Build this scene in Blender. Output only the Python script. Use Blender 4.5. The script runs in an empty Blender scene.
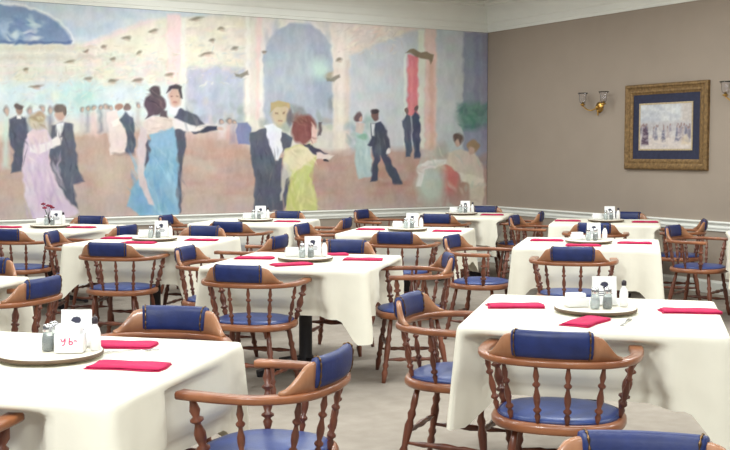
import bpy, bmesh, math, random
import numpy as np
from mathutils import Vector, Matrix
random.seed(4)
rng = np.random.default_rng(4)
S = bpy.context.scene
COL = S.collection
PI = math.pi

# ------------------------------------------------------------------ camera
H, FPX = 1.5, 1102.0
YAW, PITCH = math.radians(30.5), math.radians(3.79)
cam_d = bpy.data.cameras.new('camera'); cam = bpy.data.objects.new('camera', cam_d); COL.objects.link(cam)
cam_d.sensor_width = 36.0; cam_d.lens = FPX * 36.0 / 730.0
cam.location = (0, 0, H); cam.rotation_euler = (PI / 2 - PITCH, 0, -YAW)
cam_d.clip_start = .05; cam_d.clip_end = 100
S.camera = cam
RV = np.array([math.cos(YAW), -math.sin(YAW), 0.])
FH = np.array([math.sin(YAW), math.cos(YAW), 0.])
FV = FH * math.cos(PITCH) + np.array([0, 0, -math.sin(PITCH)])
UV = FH * math.sin(PITCH) + np.array([0, 0, math.cos(PITCH)])
WX, WY, CZ = 9.10, 12.16, 3.50          # right wall, back wall, ceiling

# ------------------------------------------------------------------ materials
def lin(c):
    c = np.asarray(c, float) / 255.0
    return np.where(c <= .04045, c / 12.92, ((c + .055) / 1.055) ** 2.4)
def rgba(c):
    return tuple(float(v) for v in lin(c)) + (1.0,)
def mat(name, col, rough=.6, metal=0., spec=.5, var=0., scale=8., bump=0., bscale=60., stretch=(1, 1, 1), trans=0., sheen=0., col2=None, coat=0.):
    m = bpy.data.materials.new(name); m.use_nodes = True
    nt = m.node_tree; b = nt.nodes['Principled BSDF']
    b.inputs['Roughness'].default_value = rough; b.inputs['Metallic'].default_value = metal
    b.inputs['Specular IOR Level'].default_value = spec
    b.inputs['Base Color'].default_value = rgba(col)
    b.inputs['Transmission Weight'].default_value = trans
    b.inputs['Coat Weight'].default_value = coat
    if sheen: b.inputs['Sheen Weight'].default_value = sheen
    tc = nt.nodes.new('ShaderNodeTexCoord'); mp = nt.nodes.new('ShaderNodeMapping')
    mp.inputs['Scale'].default_value = stretch
    nt.links.new(tc.outputs['Object'], mp.inputs['Vector'])
    if var or col2:
        n = nt.nodes.new('ShaderNodeTexNoise'); n.inputs['Scale'].default_value = scale; n.inputs['Detail'].default_value = 5
        r = nt.nodes.new('ShaderNodeValToRGB')
        c = np.asarray(col, float)
        lo = c * (1 - var); hi = np.minimum(c * (1 + var), 255)
        if col2: hi = np.asarray(col2, float); lo = c
        r.color_ramp.elements[0].position = .3; r.color_ramp.elements[1].position = .7
        r.color_ramp.elements[0].color = rgba(lo); r.color_ramp.elements[1].color = rgba(hi)
        nt.links.new(mp.outputs[0], n.inputs['Vector']); nt.links.new(n.outputs['Fac'], r.inputs['Fac'])
        nt.links.new(r.outputs['Color'], b.inputs['Base Color'])
    if bump:
        n = nt.nodes.new('ShaderNodeTexNoise'); n.inputs['Scale'].default_value = bscale; n.inputs['Detail'].default_value = 4
        bp = nt.nodes.new('ShaderNodeBump'); bp.inputs['Strength'].default_value = bump; bp.inputs['Distance'].default_value = .01
        nt.links.new(mp.outputs[0], n.inputs['Vector']); nt.links.new(n.outputs['Fac'], bp.inputs['Height'])
        nt.links.new(bp.outputs[0], b.inputs['Normal'])
    return m
def vcol_mat(name, rough=.7):
    m = bpy.data.materials.new(name); m.use_nodes = True
    nt = m.node_tree; b = nt.nodes['Principled BSDF']; b.inputs['Roughness'].default_value = rough
    b.inputs['Specular IOR Level'].default_value = .25
    a = nt.nodes.new('ShaderNodeVertexColor'); a.layer_name = 'paint'
    nt.links.new(a.outputs['Color'], b.inputs['Base Color'])
    return m
M = dict(
    wood=mat('honey_wood', (138, 90, 60), .35, col2=(182, 130, 94), scale=14, stretch=(1, 1, .35), coat=.25),
    railwood=mat('rail_wood', (116, 66, 42), .33, col2=(158, 100, 64), scale=10, stretch=(.5, 1, 1), coat=.25),
    darkwood=mat('turned_wood', (78, 38, 28), .36, col2=(126, 72, 50), scale=18, stretch=(1, 1, .3), coat=.2),
    blue=mat('blue_vinyl', (28, 42, 94), .45, spec=.45, var=.1, scale=20, bump=.08, bscale=90),
    seatblue=mat('blue_seat_vinyl', (48, 68, 124), .34, spec=.5, var=.08, scale=15, bump=.08, bscale=80),
    brass=mat('brass', (190, 150, 80), .3, 1.0),
    nail=mat('nail_brass', (120, 94, 66), .4, 1.0),
    cloth=mat('table_linen', (237, 233, 217), .85, spec=.2, var=.015, scale=4, bump=.3, bscale=7),
    napkin=mat('red_napkin', (188, 42, 86), .8, spec=.2, var=.06, scale=20, bump=.1, bscale=70),
    susan=mat('pale_tray_wood', (238, 232, 216), .45, var=.04, scale=12, stretch=(.3, 1, 1)),
    susanedge=mat('tray_edge_brown', (96, 76, 56), .5, var=.1, scale=12),
    white=mat('white_card', (240, 240, 240), .6, var=.01),
    ceramic=mat('white_ceramic', (238, 238, 236), .25, var=.01),
    glass=mat('shaker_glass', (225, 235, 236), .06, trans=.75, var=.01),
    salt=mat('salt_white', (235, 235, 232), .7, var=.02), pepper=mat('pepper_grey', (92, 88, 84), .8, var=.15, scale=200),
    chrome=mat('chrome_cap', (200, 200, 202), .22, 1.0), steel=mat('cutlery_steel', (190, 190, 192), .25, 1.0),
    darkcap=mat('dark_cap', (44, 36, 44), .4, var=.05), ink=mat('dark_ink', (58, 58, 78), .7, var=.05), pink=mat('pink_ink', (222, 60, 120), .7, var=.03),
    redflower=mat('dark_red_petals', (128, 24, 52), .7, var=.2, scale=60), stem=mat('green_stem', (60, 90, 56), .7, var=.1),
    iron=mat('black_pedestal', (32, 30, 36), .5, var=.1), top=mat('table_board', (150, 118, 86), .6, var=.1),
    wall=mat('taupe_paint', (160, 147, 134), .75, spec=.25, var=.012, scale=3, bump=.05, bscale=120),
    trim=mat('white_trim_paint', (234, 235, 228), .5, var=.008, scale=3),
    ceil=mat('ceiling_paint', (205, 200, 190), .9, var=.01, scale=3),
    carpet=mat('beige_carpet', (155, 146, 135), .95, spec=.1, col2=(167, 158, 147), scale=9, bump=.5, bscale=260),
    gold=mat('gilt_frame', (104, 80, 50), .5, .45, col2=(150, 120, 78), scale=30, bump=.3, bscale=60),
    goldin=mat('gilt_slip', (190, 172, 140), .5, .3, var=.08, scale=40),
    navy=mat('navy_mat_board', (40, 44, 68), .8, var=.1, scale=30),
    cryst=mat('clear_shade_glass', (245, 245, 248), .04, trans=1.0, var=.01),
    mural=vcol_mat('mural_paint'), art=vcol_mat('print_paint', .5),
)

# ------------------------------------------------------------------ mesh helpers
def mesh(name, V, F, m, smooth=True):
    me = bpy.data.meshes.new(name); me.from_pydata([tuple(map(float, v)) for v in V], [], [tuple(f) for f in F])
    me.validate(); me.update()
    bm = bmesh.new(); bm.from_mesh(me); bmesh.ops.recalc_face_normals(bm, faces=bm.faces); bm.to_mesh(me); bm.free()
    for mm in (m if isinstance(m, (list, tuple)) else [m]): me.materials.append(mm)
    if smooth: me.polygons.foreach_set('use_smooth', [True] * len(me.polygons))
    return me
def obj(name, me, parent=None, loc=None):
    o = bpy.data.objects.new(name, me); COL.objects.link(o)
    if parent: o.parent = parent
    if loc: o.location = loc
    return o
def tag(o, label, cat, group=None):
    o['label'] = label; o['category'] = cat
    if group: o['group'] = group
    return o
def struct(o): o['kind'] = 'structure'; return o
def empty(name, loc=(0, 0, 0), rz=0.):
    o = bpy.data.objects.new(name, None); COL.objects.link(o); o.location = loc; o.rotation_euler = (0, 0, rz); o.empty_display_size = .1
    return o
def copy_tree(o, parent=None):
    c = o.copy(); COL.objects.link(c)
    if parent: c.parent = parent
    for ch in list(o.children): copy_tree(ch, c)
    return c

class MB:
    def __init__(s): s.V = []; s.F = []
    def add(s, V, F):
        n = len(s.V); s.V += [tuple(v) for v in V]; s.F += [tuple(i + n for i in f) for f in F]; return s
    def lathe(s, prof, n=14, p0=(0, 0, 0), p1=None):
        """profile [(r, t)] turned round the line p0->p1 (t = 0..1), or round z if p1 is None (t is z)"""
        p0 = Vector(p0)
        if p1 is None: ax = Vector((0, 0, 1)); L = 1.
        else: ax = Vector(p1) - p0; L = ax.length; ax.normalize()
        u = ax.orthogonal().normalized() if abs(ax.z) < .99 else Vector((1, 0, 0)); v = ax.cross(u)
        V = []
        for r, t in prof:
            for k in range(n):
                a = 2 * PI * k / n
                V.append(p0 + ax * (t * L) + (u * math.cos(a) + v * math.sin(a)) * r)
        F = [(i * n + k, i * n + (k + 1) % n, (i + 1) * n + (k + 1) % n, (i + 1) * n + k) for i in range(len(prof) - 1) for k in range(n)]
        F.append(tuple(range(n - 1, -1, -1))); F.append(tuple((len(prof) - 1) * n + k for k in range(n)))
        return s.add(V, F)
    def sweep(s, pts, sec, up=(0, 0, 1), closed=False, cap=True):
        """section [(side, up)] swept along pts"""
        pts = [Vector(p) for p in pts]; up = Vector(up); n = 0; V = []
        N = len(pts)
        for i, p in enumerate(pts):
            a = pts[(i - 1) % N] if (closed or i > 0) else p; b = pts[(i + 1) % N] if (closed or i < N - 1) else p
            t = (b - a).normalized(); side = t.cross(up).normalized(); w = side.cross(t)
            sc = sec(i / (N - 1)) if callable(sec) else sec
            n = len(sc)
            for q, r in sc: V.append(p + side * q + w * r)
        F = []
        for i in range(N if closed else N - 1):
            for k in range(n):
                j = (i + 1) % N
                F.append((i * n + k, i * n + (k + 1) % n, j * n + (k + 1) % n, j * n + k))
        if cap and not closed: F.append(tuple(range(n - 1, -1, -1))); F.append(tuple((N - 1) * n + k for k in range(n)))
        return s.add(V, F)
    def tube(s, pts, r, n=8): return s.sweep(pts, [(r * math.cos(2 * PI * k / n), r * math.sin(2 * PI * k / n)) for k in range(n)])
    def rbox(s, c, d, r=.004, rot=0.):
        """box with rounded vertical corners and bevelled rims"""
        x, y, z = d[0] / 2, d[1] / 2, d[2] / 2; r = min(r, x * .9, y * .9, z * .9); out = []
        for (ins, zz) in ((r, -z), (0, -z + r), (0, z - r), (r, z)):
            for sx, sy, a0 in ((1, 1, 0), (-1, 1, 90), (-1, -1, 180), (1, -1, 270)):
                for q in (0, 45, 90):
                    a = math.radians(a0 + q); rr = max(r - ins, r * .3)
                    px = sx * (x - r) + rr * math.cos(a); py = sy * (y - r) + rr * math.sin(a)
                    out.append((c[0] + px * math.cos(rot) - py * math.sin(rot), c[1] + px * math.sin(rot) + py * math.cos(rot), c[2] + zz))
        F = [(i * 12 + k, i * 12 + (k + 1) % 12, (i + 1) * 12 + (k + 1) % 12, (i + 1) * 12 + k) for i in range(3) for k in range(12)]
        F += [tuple(range(11, -1, -1)), tuple(36 + k for k in range(12))]
        return s.add(out, F)
    def ball(s, c, r, n=6, sc=(1, 1, 1)):
        V = [(c[0], c[1], c[2] + r * sc[2])]; m = max(3, n // 2)
        for i in range(1, m):
            th = PI * i / m
            for k in range(n): V.append((c[0] + r * sc[0] * math.sin(th) * math.cos(2 * PI * k / n), c[1] + r * sc[1] * math.sin(th) * math.sin(2 * PI * k / n), c[2] + r * sc[2] * math.cos(th)))
        V.append((c[0], c[1], c[2] - r * sc[2])); e = len(V) - 1
        F = [(0, 1 + k, 1 + (k + 1) % n) for k in range(n)]
        for i in range(m - 2): F += [(1 + i * n + k, 1 + (i + 1) * n + k, 1 + (i + 1) * n + (k + 1) % n, 1 + i * n + (k + 1) % n) for k in range(n)]
        F += [(e, 1 + (m - 2) * n + (k + 1) % n, 1 + (m - 2) * n + k) for k in range(n)]
        return s.add(V, F)
    def me(s, name, m, smooth=True): return mesh(name, s.V, s.F, m, smooth)
def box_me(name, lo, hi, m):
    x0, y0, z0 = lo; x1, y1, z1 = hi
    V = [(x0, y0, z0), (x1, y0, z0), (x1, y1, z0), (x0, y1, z0), (x0, y0, z1), (x1, y0, z1), (x1, y1, z1), (x0, y1, z1)]
    F = [(0, 3, 2, 1), (4, 5, 6, 7), (0, 1, 5, 4), (1, 2, 6, 5), (2, 3, 7, 6), (3, 0, 4, 7)]
    return mesh(name, V, F, m, False)

# ------------------------------------------------------------------ room shell
XL, YF = -4.0, -4.0
struct(obj('floor', box_me('floor', (XL, YF, -.1), (WX + .15, WY + .15, 0), M['carpet'])))
struct(obj('ceiling', box_me('ceiling', (XL, YF, CZ), (WX + .15, WY + .15, CZ + .1), M['ceil'])))
struct(obj('wall_back', box_me('wall_back', (XL, WY, 0), (WX + .15, WY + .15, CZ), M['wall'])))
struct(obj('wall_right', box_me('wall_right', (WX, YF, 0), (WX + .15, WY, CZ), M['wall'])))
def profile_run(name, prof, wall):
    """prof: [(depth off the wall, z)] run along a wall"""
    V = []; n = len(prof)
    for e in (0, 1):
        for d, z in prof:
            if wall == 'back': V.append(((XL if e == 0 else WX - d), WY - d, z))
            else: V.append((WX - d, (YF if e == 0 else WY - d), z))
    F = [(k, (k + 1) % n, n + (k + 1) % n, n + k) for k in range(n)] + [tuple(range(n - 1, -1, -1)), tuple(range(n, 2 * n))]
    return struct(obj(name, mesh(name, V, F, M['trim'], False)))
crown = [(0, 3.115), (.018, 3.115), (.022, 3.15), (.03, 3.155), (.03, 3.225), (.045, 3.24), (.05, 3.26)]
for k in range(7):
    a = k / 6 * PI / 2
    crown.append((.05 + .15 * (1 - math.cos(a)), 3.27 + .15 * math.sin(a)))
crown += [(.215, 3.425), (.215, 3.45), (.235, 3.46), (.235, 3.5), (0, 3.5)]
rail = [(0, .665), (.012, .665), (.014, .69), (.022, .695), (.022, .71), (.014, .715), (.014, .735), (.03, .745), (.036, .757), (.03, .77), (0, .77)]
base = [(0, 0), (.018, 0), (.018, .115), (.01, .13), (.008, .14), (0, .14)]
profile_run('trim_1', crown, 'back'); profile_run('trim_2', crown, 'right')
profile_run('trim_3', rail, 'back'); profile_run('trim_4', rail, 'right')
profile_run('baseboard_back', base, 'back'); profile_run('baseboard_right', base, 'right')

# ------------------------------------------------------------------ painter
def vnoise(x, y, seed):
    """smooth value noise, about -1..1"""
    r = np.random.default_rng(seed); T = r.uniform(-1, 1, (64, 64))
    xi = np.floor(x).astype(int); yi = np.floor(y).astype(int); fx = x - xi; fy = y - yi
    fx = fx * fx * (3 - 2 * fx); fy = fy * fy * (3 - 2 * fy)
    g = lambda i, j: T[(xi + i) % 64, (yi + j) % 64]
    return (g(0, 0) * (1 - fx) + g(1, 0) * fx) * (1 - fy) + (g(0, 1) * (1 - fx) + g(1, 1) * fx) * fy
class Paint:
    def __init__(s, px, py, col):
        s.x, s.y = px, py; s.c = np.zeros(px.shape + (3,)) + np.array(col, float)
        s.wx = px + 1.1 * vnoise(px / 5, py / 5, 11); s.wy = py + 1.1 * vnoise(px / 5, py / 5, 12)   # a hand-painted wobble
    def mix(s, a, col):
        a = np.clip(a, 0, 1)[..., None]; s.c = s.c * (1 - a) + np.array(col, float) * a
    def poly(s, pts, col, soft=1.2, alpha=1.):
        P = np.array(pts, float); lo = P.min(0) - 4; hi = P.max(0) + 4
        m = (s.x > lo[0]) & (s.x < hi[0]) & (s.y > lo[1]) & (s.y < hi[1])
        if not m.any(): return
        X = s.wx[m]; Y = s.wy[m]; ins = np.zeros(X.shape, bool); dmin = np.full(X.shape, 1e9)
        n = len(P)
        for i in range(n):
            x0, y0 = P[i]; x1, y1 = P[(i + 1) % n]
            c = ((y0 > Y) != (y1 > Y)); xx = (x1 - x0) * (Y - y0) / ((y1 - y0) if y1 != y0 else 1e-9) + x0
            ins ^= c & (X < xx)
            t = np.clip(((X - x0) * (x1 - x0) + (Y - y0) * (y1 - y0)) / max((x1 - x0) ** 2 + (y1 - y0) ** 2, 1e-9), 0, 1)
            dmin = np.minimum(dmin, np.hypot(X - x0 - t * (x1 - x0), Y - y0 - t * (y1 - y0)))
        sd = np.where(ins, dmin, -dmin)
        a = np.clip(.5 + sd / (2 * soft), 0, 1) * alpha
        s.c[m] = s.c[m] * (1 - a[:, None]) + np.array(col, float) * a[:, None]
    def ell(s, cx, cy, rx, ry, col, soft=.25, alpha=1., rot=0.):
        m = (abs(s.x - cx) < (rx + ry) * 1.8 + 3) & (abs(s.y - cy) < (rx + ry) * 1.8 + 3)
        if not m.any(): return
        dx = s.wx[m] - cx; dy = s.wy[m] - cy; c, q = math.cos(rot), math.sin(rot)
        d = np.hypot((dx * c + dy * q) / rx, (-dx * q + dy * c) / ry)
        a = np.clip((1 + soft - d) / (2 * soft), 0, 1) * alpha
        s.c[m] = s.c[m] * (1 - a[:, None]) + np.array(col, float) * a[:, None]
    def rect(s, x0, y0, x1, y1, col, soft=1.5, alpha=1.):
        s.poly([(x0, y0), (x1, y0), (x1, y1), (x0, y1)], col, soft, alpha)
    def strokes(s, n, box, cols, L=(2, 6), w=(.6, 1.4), ang=(0, .5), alpha=.7, seed=1):
        r = np.random.default_rng(seed)
        for _ in range(n):
            cx = r.uniform(box[0], box[2]); cy = r.uniform(box[1], box[3]); l = r.uniform(*L); ww = r.uniform(*w)
            s.ell(cx, cy, l, ww, cols[r.integers(len(cols))], .5, alpha * r.uniform(.5, 1), r.normal(ang[0], ang[1]))

def paint_mural(px, py):
    p = Paint(px, py, (212, 208, 200))
    # ---- architecture of the painted ballroom
    p.rect(-120, -30, 270, 50, (196, 206, 214), 3)
    p.strokes(70, (5, 5, 150, 45), [(178, 194, 212), (206, 212, 218), (188, 204, 218)], (6, 16), (2, 5), (0, .3), .5, 3)
    p.poly([(80, 46), (150, 20), (250, 12), (262, 90), (80, 90)], (208, 207, 198), 3)
    p.rect(-120, 42, 120, 88, (208, 207, 196), 3)
    for y, c in ((46, (206, 200, 180)), (50, (226, 222, 206)), (55, (200, 194, 176)), (62, (222, 212, 204)), (70, (212, 196, 192)), (77, (226, 222, 202))):
        p.rect(-120, y, 150, y + 2, c, 1.5, .7)
    p.strokes(150, (5, 48, 245, 84), [(226, 212, 196), (224, 202, 200), (206, 214, 204), (232, 228, 210), (206, 198, 186)], (3, 9), (1, 2.5), (-.1, .4), .65, 5)
    p.poly([(75, 47), (148, 19), (160, 19), (92, 47)], (224, 208, 206), 2, .8)
    p.poly([(92, 46), (165, 17), (250, 17), (250, 66), (180, 62)], (224, 216, 200), 2, .8)
    p.strokes(60, (150, 22, 246, 66), [(226, 206, 198), (214, 212, 204), (236, 230, 212), (204, 198, 186)], (3, 8), (1, 2.4), (-.2, .3), .6, 6)
    # dome window
    p.ell(-4, 46, 79, 44, (218, 224, 226), .02)
    p.ell(-4, 45, 75, 40, (124, 146, 178), .03)
    p.strokes(60, (-2, 20, 46, 40), [(150, 172, 198), (108, 134, 172), (186, 202, 214), (98, 124, 166)], (3, 9), (1.5, 4), (.3, .6), .7, 8)
    p.strokes(12, (5, 20, 40, 40), [(200, 212, 216)], (3, 7), (1, 3), (.3, .5), .8, 9)
    p.poly([(-40, 41), (72, 41), (70, 44.5), (-40, 44.5)], (88, 110, 150), 1.2, .8)
    p.rect(-120, 44.5, 78, 88, (209, 208, 197), 1.2)
    for y, c in ((47, (206, 200, 180)), (52, (228, 224, 208)), (57, (200, 194, 178)), (64, (224, 212, 206)), (72, (214, 200, 196)), (79, (226, 222, 204))):
        p.rect(-120, y, 100, y + 2, c, 1.5, .7)
    # pale hall behind the crowd
    p.rect(-120, 84, 186, 118, (204, 216, 220), 5)
    p.rect(5, 84, 70, 104, (200, 218, 226), 5, .6)
    p.ell(80, 96, 20, 16, (172, 208, 208), .5, .8)
    p.strokes(70, (5, 80, 185, 114), [(220, 226, 222), (188, 206, 212), (212, 220, 206), (226, 222, 212)], (4, 9), (2, 4), (0, 1), .5, 10)
    p.rect(167, 14, 181, 84, (230, 204, 204), 1.6)
    p.rect(181, 18, 186, 84, (224, 222, 212), 1.5)
    p.rect(187, 68, 246, 122, (182, 186, 202), 2.5)
    p.strokes(50, (188, 70, 245, 122), [(170, 176, 196), (194, 196, 208), (176, 188, 196)], (3, 8), (2, 4), (1.4, .4), .6, 12)
    p.strokes(26, (188, 100, 246, 124), [(160, 164, 174), (196, 190, 184), (164, 178, 166)], (2, 6), (2, 4), (1, 1), .6, 13)
    # columns and arch
    p.rect(244, 14, 266, 128, (222, 216, 206), 1.5); p.rect(256, 16, 262, 120, (230, 206, 200), 1.5, .8); p.rect(246, 16, 250, 120, (232, 230, 222), 1, .8)
    p.rect(262, 14, 352, 122, (222, 216, 208), 2)
    p.ell(298, 62, 39, 44, (226, 222, 216), .03); p.rect(260, 62, 337, 125, (226, 222, 216), 1.5)
    p.ell(298, 62, 35, 39, (170, 179, 194), .04); p.rect(264, 62, 333, 125, (178, 186, 198), 1.5)
    p.strokes(90, (268, 28, 330, 120), [(160, 170, 188), (184, 191, 201), (174, 188, 196), (166, 174, 190)], (5, 12), (2, 4), (1.5, .25), .55, 14)
    p.poly([(310, 35), (330, 55), (332, 110), (318, 110), (314, 60)], (146, 158, 178), 4, .5)
    p.ell(320, 68, 9, 10, (190, 214, 208), .5, .9); p.ell(332, 76, 7, 4, (168, 160, 140), .4, .9)
    p.strokes(30, (262, 104, 335, 130), [(140, 150, 140), (120, 118, 122), (176, 170, 160), (150, 172, 160)], (3, 8), (2, 4), (.3, .8), .6, 15)
    p.rect(333, 18, 351, 155, (224, 214, 204), 1.5); p.rect(338, 30, 343, 150, (234, 224, 214), 1.2, .7); p.rect(345, 60, 350, 150, (214, 200, 190), 1.2, .6)
    p.poly([(351, 22), (420, 24), (420, 34), (350, 58)], (224, 212, 204), 2)
    p.strokes(30, (352, 26, 400, 48), [(230, 206, 196), (236, 226, 208), (206, 196, 190)], (3, 7), (1, 2), (-.5, .3), .6, 16)
    p.poly([(350, 56), (412, 30), (424, 30), (424, 158), (350, 158)], (200, 204, 210), 2)
    p.strokes(70, (352, 56, 406, 150), [(192, 198, 206), (208, 210, 214), (196, 206, 208), (206, 202, 206)], (5, 12), (2, 4), (1.5, .3), .5, 17)
    p.strokes(24, (346, 118, 372, 150), [(160, 186, 182), (180, 196, 190), (150, 170, 176)], (2, 6), (2, 4), (1, 1), .6, 18)
    p.rect(404, 54, 407, 150, (218, 222, 218), .9)
    p.rect(407.5, 55, 419, 116, (224, 132, 140), 1.2); p.rect(410, 60, 413, 114, (230, 150, 154), 1, .6)
    p.rect(418, 30, 425, 150, (222, 224, 212), 1.2)
    p.rect(425, 28, 437, 150, (228, 200, 192), 1.5); p.rect(429, 60, 434, 150, (220, 178, 160), 1.5, .7)
    p.rect(437, 28, 464, 165, (198, 205, 207), 1.5)
    p.strokes(30, (438, 32, 462, 130), [(190, 198, 204), (204, 208, 212)], (5, 12), (2, 4), (1.5, .2), .5, 19)
    p.rect(463, 32, 500, 170, (152, 160, 178), 1.3); p.rect(475, 34, 479, 130, (132, 134, 164), 2, .6); p.rect(482, 34, 500, 150, (150, 142, 164), 2, .5)
    p.ell(473, 116, 15, 13, (112, 152, 140), .35); p.strokes(40, (460, 104, 488, 130), [(86, 140, 122), (120, 164, 148), (100, 130, 130)], (2, 6), (1, 2.4), (.4, 1), .7, 20)
    p.poly([(405, 52.5), (414, 49), (421, 52), (427, 51), (433, 55), (431, 64), (428, 60), (420, 59), (414, 54.5)], (142, 126, 108), .8)
    # ---- painted ballroom floor
    p.poly([(-120, 146), (80, 134), (128, 128), (240, 142), (252, 150), (345, 152), (410, 148), (425, 160), (500, 168), (500, 240), (-120, 240)], (186, 160, 148), 4)
    p.poly([(186, 128), (250, 134), (250, 240), (186, 240)], (188, 158, 146), 3, .6)
    p.strokes(150, (5, 150, 250, 212), [(194, 172, 160), (180, 158, 148), (192, 154, 140), (176, 160, 158), (198, 180, 168)], (8, 20), (2, 5), (0, .15), .5, 21)
    p.strokes(120, (250, 155, 487, 214), [(188, 148, 134), (176, 154, 146), (194, 164, 150), (184, 140, 126)], (8, 18), (2, 5), (0, .2), .5, 22)
    p.strokes(14, (375, 150, 420, 200), [(184, 138, 126)], (5, 10), (3, 6), (.2, .3), .5, 23)
    p.ell(112, 178, 14, 16, (200, 188, 172), .6, .7); p.ell(206, 168, 12, 6, (204, 188, 178), .6, .6)
    p.rect(-120, 198, 500, 240, (186, 176, 174), 8, .45)
    rb = np.random.default_rng(90)
    for _ in range(46):
        x = rb.uniform(84, 244); y = rb.uniform(34, 84); c = [(230, 214, 196), (216, 200, 198), (228, 222, 196), (196, 202, 200), (206, 196, 180)][rb.integers(5)]
        if y > 50 - (x - 84) * .2: p.rect(x, y, x + rb.uniform(4, 12), y + rb.uniform(2, 6), c, 1.5, .55)
    for b, cs, n, sd in (((5, 44, 245, 86), [(196, 190, 172), (228, 224, 210), (206, 196, 190), (188, 196, 196)], 260, 61), ((5, 86, 185, 116), [(196, 208, 210), (214, 216, 206), (186, 194, 200)], 120, 62), ((334, 24, 402, 54), [(206, 194, 186), (232, 224, 212)], 60, 63), ((5, 150, 487, 212), [(176, 164, 160), (196, 182, 174), (188, 168, 160)], 0, 64)):
        p.strokes(n, b, cs, (1.2, 4), (.5, 1.1), (-.15, .7), .55, sd)
    # little bracket lamps and ornaments
    for x, y, w in ((86, 51, 3), (104, 46, 3), (70, 61, 5), (26, 70, 3), (113, 81, 4), (137, 80, 5), (153, 31, 4), (126, 38, 4), (139, 53, 3), (170, 75, 4), (197, 18, 6), (212, 41, 3), (206, 54, 6), (221, 28, 3), (235, 48, 3), (88, 79, 4), (36, 86, 6), (112, 59, 3), (264, 52, 2.5), (339, 60, 3)):
        p.ell(x, y, w, 1.7, (136, 126, 112), .5, .9, -.2); p.ell(x + 1, y + 2, w * .6, 1.2, (196, 176, 160), .5, .7)
    for x, y in ((241, 74), (333, 78)):
        p.poly([(x - 7, y - 1), (x - 2, y + 1), (x + 6, y - 3), (x + 7, y), (x + 1, y + 4), (x - 6, y + 3)], (136, 132, 120), .8, .9)
    # ---- the crowd in the distance
    skin, hair = (198, 168, 152), (104, 88, 88)
    def fig(x, y, h, w, col, hc=hair, a=.85):
        p.poly([(x - w * .5, y + h * .2), (x + w * .4, y + h * .1), (x + w * .55, y + h * .5), (x + w * .6, y + h), (x - w * .6, y + h), (x - w * .5, y + h * .5)], col, 2.2, a * .8)
        p.ell(x, y + h * .05, w * .3 + .8, h * .06 + 1.0, hc, .5, a * .75); p.ell(x + .6, y + h * .07, w * .2 + .5, h * .05 + .6, skin, .4, a)
    for a in ((30, 108, 46, 6, (150, 158, 172)), (42, 106, 40, 6, (176, 166, 172)), (50, 108, 40, 5, (120, 122, 134)), (82, 108, 26, 5, (196, 186, 186)), (88, 107, 26, 5, (150, 146, 156)),
              (94, 106, 30, 7, (216, 188, 184)), (101, 106, 26, 5, (122, 126, 138)), (106, 105, 28, 6, (200, 190, 190)), (110, 106, 26, 6, (180, 172, 176)), (138, 104, 22, 5, (190, 178, 180)),
              (229, 120, 20, 6, (206, 166, 164)), (234, 121, 22, 5, (150, 140, 158)), (222, 121, 18, 5, (212, 200, 200)), (6, 108, 60, 5, (190, 214, 206))): fig(*a)
    p.poly([(237, 123), (247, 122), (251, 128), (250, 144), (239, 145), (236, 132)], (122, 130, 166), 1)
    p.ell(119, 107, 4, 3.6, (168, 130, 116)); p.poly([(107, 112), (117, 109), (121, 122), (127, 138), (129, 154), (111, 155), (108, 138)], (222, 206, 202), 1.1)
    p.poly([(111, 122), (119, 118), (123, 124), (113, 127)], (236, 224, 218), 1)
    p.poly([(120, 120), (126, 112), (133, 117), (135, 136), (135, 153), (126, 154), (127, 138), (124, 128)], (82, 90, 106), 1); p.ell(127, 107, 3.4, 4, (128, 108, 104))
    p.poly([(112, 153), (136, 152), (136, 155), (114, 156)], (150, 134, 130), 1, .7)
    # man at far left
    p.poly([(9, 119), (17, 116), (27, 118), (29, 136), (24, 150), (22, 172), (11, 173), (14, 152), (9, 140)], (86, 90, 108), 1.1)
    p.ell(19, 110, 4, 5.5, (150, 124, 114)); p.ell(19, 107, 4.4, 3.4, (96, 82, 84)); p.rect(16, 116, 21, 119, (224, 222, 222), .7)
    # pink couple
    p.poly([(52, 126), (62, 122), (73, 124), (76, 148), (79, 170), (84, 181), (74, 184), (77, 209), (70, 203), (57, 187), (50, 164), (50, 140)], (94, 96, 112), 1.1)
    p.poly([(56, 124), (64, 122), (61, 136), (57, 140)], (222, 222, 226), 1)
    p.ell(60, 114, 5, 7, (190, 160, 144)); p.ell(59, 108.5, 6, 4.4, (112, 98, 94)); p.ell(64.5, 111, 1.8, 4, (112, 98, 94))
    p.poly([(24, 140), (33, 129), (46, 129), (52, 141), (49, 158), (55, 180), (66, 198), (79, 213), (70, 218), (33, 218), (25, 198), (22, 168)], (208, 190, 208), 1.2)
    p.strokes(46, (26, 160, 62, 214), [(196, 172, 204), (222, 208, 220), (188, 164, 196), (214, 200, 212)], (4, 11), (.8, 1.8), (1.25, .25), .6, 31)
    p.poly([(27, 134), (34, 130), (46, 130), (48, 142), (30, 146)], (212, 194, 196), 1)
    p.poly([(30, 146), (44, 144), (56, 137), (62, 138), (60, 145), (48, 150), (36, 154), (29, 152)], (228, 222, 222), 1)
    p.ell(37, 121, 8, 8, (184, 172, 148)); p.ell(39, 117, 7, 5, (172, 152, 124)); p.ell(34, 124, 4, 4, (202, 188, 170), .4)
    # blue couple
    dark = (84, 86, 100)
    p.poly([(176, 108), (184, 109), (197, 115), (204, 124), (195, 126), (186, 124), (186, 146), (181, 170), (181, 214), (174, 214), (174, 130)], dark, 1)
    p.poly([(190, 130), (206, 126), (217, 126), (217, 130), (203, 133), (193, 133)], (64, 68, 84), .9); p.ell(220, 128.5, 3.5, 1.8, skin, .4)
    p.poly([(146, 140), (151, 140), (151, 158), (147, 170), (145, 165)], dark, 1)
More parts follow.
